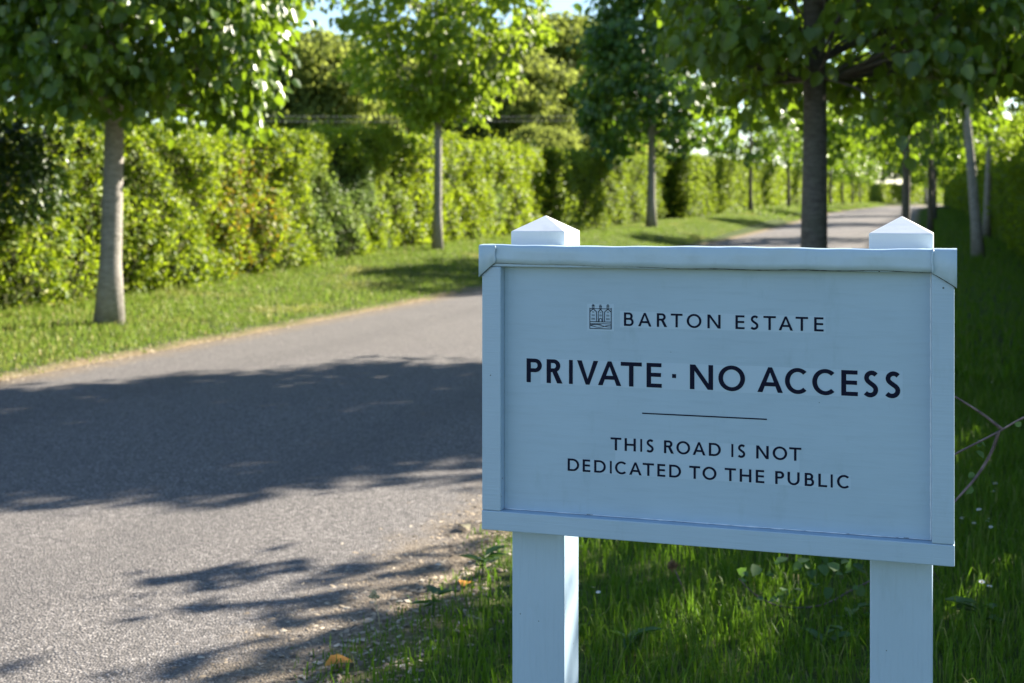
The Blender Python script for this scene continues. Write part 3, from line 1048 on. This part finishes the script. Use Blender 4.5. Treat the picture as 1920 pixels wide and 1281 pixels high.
def hedge_core(t0, t1, Lf, depth, hfun, side, step=.8):
    mb = MB()
    tt = np.arange(t0 + .35, t1 - .1, step)
    rows = []
    for t in tt:
        h = float(hfun(t)) - .12
        lf_ = Lf + float(bend(t))
        a, b = lf_ - side * .20, lf_ - side * depth
        z0 = float(ground_z(t, a)) - .1
        r_ = []
        for (L, z) in ((a, 0), (a + side * .06 * math.sin(t * 2), h * .5), (a, h), (b, h), (b, 0)):
            X, Y = to_xy(t, L)
            r_.append((X, Y, z0 + z))
        rows.append(r_)
    vs = [q for r_ in rows for q in r_]
    fc = []
    for i in range(len(rows) - 1):
        for j in range(4):
            a = i * 5 + j
            fc.append((a, a + 1, a + 6, a + 5))
    fc.append((4, 3, 2, 1, 0))
    o = (len(rows) - 1) * 5
    fc.append((o, o + 1, o + 2, o + 3, o + 4))
    mb.add(vs, fc)
    return mb

def hedge(name, label, segs, Lf, depth, hfun, side, mat, shape=LEAF_OVAL, group=None, ends=0.0, slope=0.0):
    """segs: list of (t0, t1, n, leaf)"""
    root = thing(name, label, 'hedge', (*to_xy(segs[0][0], Lf), float(ground_z(segs[0][0], Lf))), 0, group)
    ox = np.array(root.location)
    rng_ = np.random.default_rng(int(abs(segs[0][0] * 10) + 77 + (side > 0) * 5))
    parts = [hedge_leaves(rng_, n, a, b, Lf, depth, hfun, lf, side, ends=ends if a == segs[0][0] else 0, slope=slope) for a, b, n, lf in segs]
    P, a, nn, s = (np.concatenate([q[i] for q in parts]) for i in range(4))
    link('foliage', leaf_mesh('foliage', P - ox, a, nn, s, mat, shape, .2, .12), root)
    c = hedge_core(segs[0][0], segs[-1][1], Lf, depth, (lambda t: hfun(t) - slope * .75), side)
    c.v = [(p_[0] - ox[0], p_[1] - ox[1], p_[2] - ox[2]) for p_ in c.v]
    c.build('twiggy_core', M['core'], root)
    return root

hA = lambda t: 2.50 - .22 * sstep(15, 19, t) + .16 * wob(np.asarray(t, float), 0 * np.asarray(t, float), .8) + .12 * sstep(18, 24, t)
hedge('hedge', 'tall mixed hedge with a russet patch behind the left verge and nearest trunk', [(2, 16, 40000, .075), (16, 26, 38000, .070), (26, 36.5, 24000, .085)], -10.45, 1.5, hA, 1, M['hedge'])
hB = lambda t: 2.35 + .08 * wob(np.asarray(t, float), 0 * np.asarray(t, float), .6)
hedge('hedge', 'dark clipped hedge block behind the deep green tree, left of the road', [(36.6, 52.4, 23000, .10)], -10.0, 1.8, hB, 1, M['hedge_far'], ends=.12)
hC = lambda t: 2.5 + .06 * wob(np.asarray(t, float), 0 * np.asarray(t, float), .6)
hedge('hedge', 'square ended clipped hedge between the deep green tree and the dark roadside trunk', [(52.4, 76, 18000, .14)], -9.0, 2.2, hC, 1, M['hedge_far'], ends=.14)
hedge('hedge', 'long pale hedge running to the far end of the road on the left', [(77, 110, 9000, .22), (110, 260, 14000, .34)], -9.0, 2.5, hC, 1, M['hedge_far'])
hR = lambda t: 2.35 + .75 * sstep(9, 16, t) + .25 * wob(np.asarray(t, float), 0 * np.asarray(t, float), .45)
hedge('hedge', 'shaded overgrown hedge at the right edge with a sunlit top', [(4, 22, 16000, .12), (22, 60, 34000, .11), (60, 150, 12000, .26)], 1.95, 1.8, hR, -1, M['hedge_right'], slope=.5)

def bush(name, label, t, L, rx, rz, zc, n, leaf, mat, seed):
    rng_ = np.random.default_rng(seed)
    x, y = to_xy(t, L)
    g0 = float(ground_z(t, L))
    root = thing(name, label, 'bush', (x, y, g0))
    d = unit(rng_.normal(size=(n, 3)))
    r_ = (.55 + .45 * rng_.random((n, 1)) ** .5) * (1 + .18 * np.sin(5 * d[:, :1] + 4 * d[:, 2:]) + .1 * np.sin(11 * d[:, 1:2]))
    P = d * r_ * np.array([rx, rx, rz]) + np.array([0, 0, zc])
    keep = P[:, 2] > .05
    P, d = P[keep], d[keep]
    m = len(P)
    link('foliage', leaf_mesh('foliage', P, d * .6 + rng_.normal(size=(m, 3)) * .5 + np.array([0, 0, -.3]), d + rng_.normal(size=(m, 3)) * .5 + np.array([0, 0, .4]),
                              leaf * (.6 + .7 * rng_.random(m)), mat, LEAF_OVAL), root)
    mb = MB()
    for i in range(7):
        a = i * .9
        mb.tube([(0.05 * math.cos(a), .05 * math.sin(a), -.1), (.2 * math.cos(a) * rx, .2 * math.sin(a) * rx, zc * .6), (.6 * math.cos(a) * rx, .6 * math.sin(a) * rx, zc + .3 * rz)], [.03, .02, .008], 6)
    mb.build('stems', M['bark_dark'], root, True)
    return root
M['bush_shade'] = leaf_mat("bush_shade_leaf", [(0, (.022, .050, .009)), (.6, (.040, .080, .011)), (1, (.075, .115, .018))], (.04, .08, .01), .15, .4, .35)  # leaf colour kept dark to imitate shade on the hedge
bush('hedge_shade_bush', 'dark bush added to stand for shade in the top of the hedge behind the nearest trunk', 12.9, -10.7, 1.2, .75, 1.7, 6500, .085, M['bush_shade'], 3)  # added bush: its dark leaves stand in for shadow on the hedge

# ------------------------------------------------------------------ trees of the avenue
AV = 'trees of the roadside avenue'
T1 = make_tree('lime_tree', 'lime tree with pale grey trunk at far left, in front of the hedge', 12.55, -8.5, 1.95, 2.50, 7.2, .128, 11, M['lime'], M['bark'],
               n_cl=760, per=46, leaf=.122, group=AV, lean=(.10, 0), twigs=4, inner=.45)
T2 = make_tree('maple_tree', 'slender yellow green maple with thin straight trunk, second on the left', 25.95, -9.7, 2.35, 3.0, 8.8, .095, 12, M['maple'], M['bark'], style='round',
               n_cl=460, per=30, leaf=.15, group=AV, inner=.25, droop=.5, cl_r=.42, twigs=4)
T3 = make_tree('lime_tree', 'dark dense tree standing just above the left end of the sign', 42.4, -8.5, 2.2, 2.85, 9.2, .15, 13, M['dark_lime'], M['bark'], style='ovate',
               n_cl=460, per=30, leaf=.20, group=AV, cl_r=.5)
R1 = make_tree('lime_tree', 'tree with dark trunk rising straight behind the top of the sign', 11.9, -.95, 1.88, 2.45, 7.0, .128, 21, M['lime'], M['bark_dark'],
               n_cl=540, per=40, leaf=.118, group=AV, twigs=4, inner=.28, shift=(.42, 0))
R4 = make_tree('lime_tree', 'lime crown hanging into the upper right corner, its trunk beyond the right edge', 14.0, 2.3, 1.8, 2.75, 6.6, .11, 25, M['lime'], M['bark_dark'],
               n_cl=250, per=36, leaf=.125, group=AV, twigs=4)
R0 = make_tree('lime_tree', 'low tree growing out of the right hedge beside the sign', 8.15, 3.75, 1.95, 1.8, 4.2, .09, 22, M['lime'], M['bark_dark'],
               n_cl=225, per=28, leaf=.14, group=AV, style='round')
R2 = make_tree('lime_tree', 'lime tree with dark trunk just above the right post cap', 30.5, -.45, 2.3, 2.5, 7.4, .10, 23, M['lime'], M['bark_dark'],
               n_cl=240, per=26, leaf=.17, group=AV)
R3 = make_tree('maple_tree', 'yellow green maple with leaning grey trunk by the right hedge', 28.4, 1.0, 1.9, 3.4, 7.0, .11, 24, M['maple'], M['bark'],
               n_cl=190, per=24, leaf=.16, group=AV, lean=(-.45, .25), style='round')
lt = [(63, -7.9, .95, 'bright crowned tree between the deep green tree and the dark trunk'),
      (80, -7.8, 1.0, 'tree whose crown shows just right of the dark trunk'),
      (97, -7.7, 1.0, 'sixth tree of the left row, small in the distance'),
      (114, -7.7, 1.05, 'seventh tree of the left row, small in the distance'),
      (131, -7.7, .95, 'eighth tree of the left row, near the far bend'),
      (148, -7.7, 1.0, 'ninth tree of the left row, near the far bend'),
      (166, -7.7, 1.0, 'last tree of the left row, at the vanishing end of the road')]
for i, (t, L, s, lb) in enumerate(lt):
    copy_tree(R2, t, L, 1.3 + i * 1.9, s * 1.08, lb, AV)
rt_ = [(46, .1, .95, 'third tree of the right roadside row, beyond the right post cap'),
       (61, .3, 1.0, 'fourth tree of the right roadside row'),
       (76, .4, 1.0, 'fifth tree of the right roadside row'),
       (92, .4, 1.0, 'sixth tree of the right roadside row'),
       (108, .4, 1.0, 'seventh tree of the right roadside row'),
       (126, .4, 1.0, 'eighth tree of the right roadside row'),
       (146, .4, 1.0, 'last tree of the right roadside row')]
for i, (t, L, s, lb) in enumerate(rt_):
    copy_tree(R2, t, L, .7 + i * 2.3, s, lb, AV)
copy_tree(R3, 40, 1.6, 2.2, 1.0, 'thin maple with sunlit trunk close behind the leaning one', AV)

for t, L, a, s, lb in [(188, -7.5, .4, 1.25, 'left hand tree of the group closing the far end of the road'),
                       (196, -3.0, 1.4, 1.35, 'middle tree of the group closing the far end of the road'),
                       (186, .2, 2.9, 1.2, 'tree right of the vanishing point at the far end of the road'),
                       (204, -.2, 4.1, 1.45, 'rearmost tree of the group closing the far end of the road')]:
    copy_tree(T3, t, L, a, s, lb, AV)

# ------------------------------------------------------------------ woodland trees beyond the left hedge
W0 = make_tree('woodland_tree', 'broad dull green woodland tree beyond the hedge, left of the slender maple', 74, -36, 4.7, 1.6, 10.4, .3, 31, M['wood_leaf'], M['bark_dark'], style='round',
               n_cl=720, per=48, leaf=.40, group='woodland beyond the left hedge', cl_r=1.1, shape=LEAF_OVAL)
for px_, Y_, s_, a_, lb in [(715, 90, .96, .9, 'woodland tree seen left of the slender maple, second from the sky gap'),
                        (835, 94, 1.0, 2.2, 'woodland tree directly behind the slender maple'),
                        (945, 90, 1.0, 3.1, 'woodland tree beyond the hedge, right of the slender maple'),
                        (1045, 97, 1.28, 4.2, 'woodland tree between the slender maple and the deep green tree'),
                        (1120, 106, 1.0, 5.0, 'woodland tree hidden mostly by the deep green roadside tree'),
                        (500, 86, .60, 5.6, 'low woodland tree above the hedge just right of the nearest lime crown'),
                        (330, 84, .50, .3, 'low woodland tree behind the nearest lime crown'),
                        (1010, 72, .42, 1.7, 'low dark woodland tree just above the left hedge top')]:
    copy_tree(W0, *to_tl((px_ - 960) / 2500 * Y_, Y_), a_, s_, lb)

# ------------------------------------------------------------------ overhead cables and a pole
def along(px, Y):                                   # a bearing from the camera, Y metres ahead
    return (px - 960) / 2500 * Y, Y
PA, PB = (-26.0, 48.0), along(1374, 78)
pole = thing('utility_pole', 'grey timber utility pole between the roadside crowns', 'pole', (*PB, float(gz_xy(*PB))))
mb = MB(); mb.tube([(0, 0, -.3), (0, 0, 4), (0, 0, 7.2)], [.14, .12, .10], 10); mb.build('shaft', M['pole'], pole, True)
mb = MB(); mb.box(-.7, .7, -.06, .06, 6.55, 6.67); mb.build('crossarm', M['pole'], pole)
for j, dz in enumerate((0, .22)):
    mb = MB()
    za, zb = 4.75 + dz, 6.6 + dz
    pts = []
    for i in range(25):
        u = i / 24
        pts.append((PA[0] + (PB[0] - PA[0]) * u, PA[1] + (PB[1] - PA[1]) * u, za + (zb - za) * u - .35 * 4 * u * (1 - u)))
    mb.tube(pts, .011, 6)
    tag(mb.build('overhead_cable', M['cable']), ('lower' if j == 0 else 'upper') + ' of two overhead cables crossing above the left hedge', 'cable', 'overhead cables')

# ------------------------------------------------------------------ small plants by the sign
def leaf_set(rng, pts, dirs, size):
    n = len(pts)
    nrm = np.tile(np.array([[0, -.4, 1.0]]), (n, 1)) + rng.normal(size=(n, 3)) * .4
    return leaf_mesh('leaves', np.array(pts), np.array(dirs), nrm, np.array(size), M['bramble'], LEAF_HEART, .25, .15)
M['bramble'] = leaf_mat("bramble_leaf", [(0, (.03, .075, .020)), (.6, (.055, .12, .032)), (1, (.11, .18, .055))], (.13, .26, .03), .3, .5, .3)

def pix(u, v, Y):
    """a point Y metres ahead seen at photograph pixel u, v: used only to read positions off"""
    return ((u - 960) / 2500 * Y, Y, EYE - (v - 388) / 2500 * Y)

def stems(name, label, cat, paths, rad, leaves=None, seed=1):
    base = paths[0][0]
    root = thing(name, label, cat, base)
    o = np.array(base)
    for pth in paths:
        mb = MB()
        n = len(pth)
        # subdivide smoothly
        q = []
        for i in range(n - 1):
            p0, p1, p2, p3 = (Vector(pth[max(i - 1, 0)]), Vector(pth[i]), Vector(pth[i + 1]), Vector(pth[min(i + 2, n - 1)]))
            for j in range(5):
                u = j / 5
                q.append(.5 * (2 * p1 + (p2 - p0) * u + (2 * p0 - 5 * p1 + 4 * p2 - p3) * u * u + (3 * p1 - p0 - 3 * p2 + p3) * u ** 3) - Vector(o))
        q.append(Vector(pth[-1]) - Vector(o))
        mb.tube(q, [rad * (1 - .55 * i / len(q)) for i in range(len(q))], 7)
        mb.build('stem', M['twig'], root, True)
    if leaves:
        rng_ = np.random.default_rng(seed)
        me = leaf_set(rng_, [np.array(p_) - o for p_, d_, s_ in leaves], [d_ for p_, d_, s_ in leaves], [s_ for p_, d_, s_ in leaves])
        link('leaves', me, root)
    return root

rg = random.Random(4)
# bare forked twig reaching in from the right
tw = [[(1.86, 3.35, 0), (1.78, 3.3, .45), (1.62, 3.2, .84), pix(2140, 690, 3.1), pix(2010, 745, 3.05), pix(1920, 783, 3.0), pix(1868, 812, 2.95), pix(1790, 852, 2.9), pix(1740, 880, 2.85)],
      [pix(1872, 810, 2.95), pix(1858, 850, 2.95), pix(1830, 895, 2.92), pix(1795, 935, 2.88), pix(1760, 975, 2.85)],
      [pix(1880, 806, 2.96), pix(1840, 775, 2.98), pix(1788, 742, 3.0)]]
lv = []
for (u, v) in ((1838, 830), (1845, 858), (1815, 890), (1822, 910), (1905, 800), (1848, 838)):
    lv.append((pix(u, v, 2.94), (rg.uniform(-.5, .5), rg.uniform(-.4, .2), rg.uniform(-.6, .5)), rg.uniform(.014, .026)))
stems('bare_twig', 'thin bare forked twig reaching in beside the right edge of the sign', 'twig', tw, .0042, lv, 3)
# leafy bramble between the posts
br = [[(1.42, 4.35, .0), (1.36, 4.3, .12), pix(1700, 1052, 4.24), pix(1660, 1075, 4.2), pix(1600, 1105, 4.15), pix(1540, 1135, 4.1), pix(1470, 1138, 4.08), pix(1420, 1118, 4.05), pix(1385, 1085, 4.05)]]
lv = []
for i in range(52):
    u = rg.uniform(1380, 1640)
    v = 1090 + rg.uniform(-38, 48) - (25 if u > 1500 else 0)
    lv.append((pix(u, v, 4.1 + rg.uniform(-.08, .08)), (rg.uniform(-1, .8), rg.uniform(-.9, .5), rg.uniform(-.5, .5)), rg.uniform(.018, .042)))
stems('bramble', 'small leafy bramble sprig in the grass between the two posts', 'plant', br, .004, lv, 4)

# dead flower on a dark stalk
def stalk(name, label, cat, u, v_top, v_bot, Y, rad, lean, mat_head, head_r, seed, seeds=40):
    x, _, zt = pix(u, v_top, Y)
    g0 = float(gz_xy(x + lean, Y))
    root = thing(name, label, cat, (x + lean, Y, g0))
    mb = MB()
    h = zt - g0
    mb.tube([(0, 0, -.02), (-lean * .25, 0, h * .4), (-lean * .7, 0, h * .75), (-lean, 0, h)], [rad, rad * .85, rad * .7, rad * .6], 7)
    mb.build('stalk', M['twig'] if mat_head is M['dead'] else M['dry'], root, True)
    mb = MB()
    r_ = random.Random(seed)
    for i in range(seeds):
        d = Vector((r_.gauss(0, 1), r_.gauss(0, 1), r_.gauss(0, .7))).normalized()
        c = Vector((-lean, 0, h)) + d * head_r * r_.uniform(.2, 1)
        mb.tube([c - d * head_r * .2, c + d * head_r * .25], [head_r * .16, head_r * .05], 5)
    mb.build('seed_head', mat_head, root)
    return root
stalk('dead_flower', 'withered brown flower head on a dark stalk behind the sign', 'plant', 1262, 1060, 1150, 4.25, .003, .045, M['dead'], .020, 3, 70)
stalk('seed_head', 'pale dry seed head standing at the road edge', 'plant', 701, 1117, 1190, 4.1, .0016, .02, M['dry'], .017, 5, 90)

def rosette(label, x, y, n, size, seed):
    rng_ = np.random.default_rng(seed)
    root = thing('weed', label, 'plant', (x, y, float(gz_xy(x, y))), 0, 'broad leaved weeds in the near grass')
    a = rng_.random(n) * 6.28
    d = np.stack([np.cos(a), np.sin(a), .5 + .5 * rng_.random(n)], 1)
    P = np.stack([np.cos(a) * .01, np.sin(a) * .01, .02 + .05 * rng_.random(n)], 1)
    nn = np.stack([-np.cos(a) * .5, -np.sin(a) * .5, np.ones(n)], 1) + rng_.normal(size=(n, 3)) * .3
    link('leaves', leaf_mesh('leaves', P, d, nn, size * (.6 + .6 * rng_.random(n)), M['bramble'], LEAF_OVAL, .2, .5), root)
    mb = MB(); mb.tube([(0, 0, -.02), (0, 0, .03), (.004, 0, .07)], [.004, .0035, .002], 6); mb.build('stem', M['bramble'], root)
    return root
for i, (u, v, n, sz, lb) in enumerate([(1600, 1185, 7, .085, 'low broad leaved weed just left of the right post'), (1548, 1230, 6, .07, 'small weed in front of the bramble sprig, near the bottom of the picture'),
                                       (905, 1075, 9, .08, 'leafy weed at the road edge just left of the left post'), (812, 1150, 8, .07, 'small weed where grass meets grit left of the left post'),
                                       (1180, 1230, 7, .07, 'low weed in the grass right of the left post'), (1840, 1190, 7, .08, 'low weed in the dark grass at the lower right corner')]):
    Y = 1.27 * 2500 / (v - 388)
    rosette(lb, (u - 960) / 2500 * Y, Y, n, sz, 40 + i)

# daisies
rg = random.Random(12)
def make_daisy(label):
    root = thing('daisy', label, 'flower', (0, 0, 0), 0, 'daisies in the shaded grass')
    mb = MB(); mb.tube([(0, 0, -.01), (.004, 0, .04), (0, 0, .085)], [.0011, .001, .0009], 5); mb.build('stem', M['bramble'], root)
    mb = MB()
    for i in range(13):
        a = i * 2 * math.pi / 13
        c, s = math.cos(a), math.sin(a)
        pr = lambda r_, w_, z_: (c * r_ - s * w_, s * r_ + c * w_, .085 + z_)
        mb.add([pr(.002, -.0012, 0), pr(.006, -.0020, .0015), pr(.0105, -.0012, .002), pr(.0105, .0012, .002), pr(.006, .0020, .0015), pr(.002, .0012, 0)], [(0, 1, 2, 3, 4, 5)])
    mb.build('petals', M['petal'], root)
    mb = MB(); mb.tube([(0, 0, .0845), (0, 0, .0875), (0, 0, .0885)], [.0034, .003, .001], 8); mb.build('disc', M['disc'], root)
    return root
dl = 'small white daisy in the shaded grass to the right of the sign'
daisy = make_daisy(dl)
spots = [(1827, 1001), (1845, 981), (1865, 947), (1874, 934), (1808, 998), (1850, 997), (1863, 1006), (1838, 992), (1796, 990), (1838, 1119), (1852, 1128), (1858, 735)]
for i, (u, v) in enumerate(spots):
    Y = 1.215 * 2500 / (v - 388)
    x = (u - 960) / 2500 * Y
    if i == 0: o = daisy
    else:
        o = daisy.copy(); COL.objects.link(o)
        for ch in list(daisy.children):
            c = ch.copy(); COL.objects.link(c); c.parent = o
    o.location = (x, Y, float(gz_xy(x, Y)) + .012)
    o.rotation_euler = (rg.uniform(-.3, .3), rg.uniform(-.3, .3), rg.uniform(0, 6))
    s_ = rg.uniform(.65, .95)
    o.scale = (s_, s_, s_)
for u, v in ((1108, 1106), (1124, 1111)):
    Y = 1.215 * 2500 / (v - 388)
    x = (u - 960) / 2500 * Y
    o = daisy.copy(); COL.objects.link(o); o['label'] = 'small white daisy just right of the left post'
    for ch in list(daisy.children):
        c = ch.copy(); COL.objects.link(c); c.parent = o
    o.location = (x, Y, float(gz_xy(x, Y)) + .012)
    o.rotation_euler = (.25, .1, u)

# fallen leaves at the road edge
def fallen(label, u, v, size, rz, mat, group='fallen leaves at the road edge'):
    Y = 1.285 * 2500 / (v - 388)
    x = (u - 960) / 2500 * Y
    mb = MB()
    n = 9
    up, lo = [], []
    for i in range(n + 1):
        q = i / n
        w = math.sin(q * math.pi) ** .8 * .36 * (1 + .12 * math.sin(i * 2.6))
        z = .10 * math.sin(q * 4) + .05
        up.append(((q - .5), w, z + .16 * w))
        lo.append(((q - .5), -w, z + .22 * w))
    mid_ = [((i / n - .5), 0, .10 * math.sin(i / n * 4) + .05) for i in range(n + 1)]
    vs = [(a * size, b * size, c * size) for a, b, c in up + mid_ + lo]
    m = n + 1
    mb.add(vs, [(i, i + 1, m + i + 1, m + i)[::-1] for i in range(n)] + [(m + i, m + i + 1, 2 * m + i + 1, 2 * m + i)[::-1] for i in range(n)])
    o = mb.build('fallen_leaf', mat, None, True)
    o.location = (x, Y, float(max(gz_xy(x, Y), 0)) + .012)
    o.rotation_euler = (.12, -.1, rz)
    return tag(o, label, 'leaf', group)
fallen('curled orange dead leaf near the bottom of the road edge', 636, 1255, .085, .4, M['orange'])
fallen('small orange leaf lying in the grass left of the left post', 872, 1105, .06, 1.3, M['orange'])
fallen('brown curled dead leaf in the grass below the right half of the board', 1487, 1066, .10, .7, M['dead'], None)
fallen('pale dry leaf on the tarmac just left of the sign', 870, 988, .07, 2.2, M['dry'])
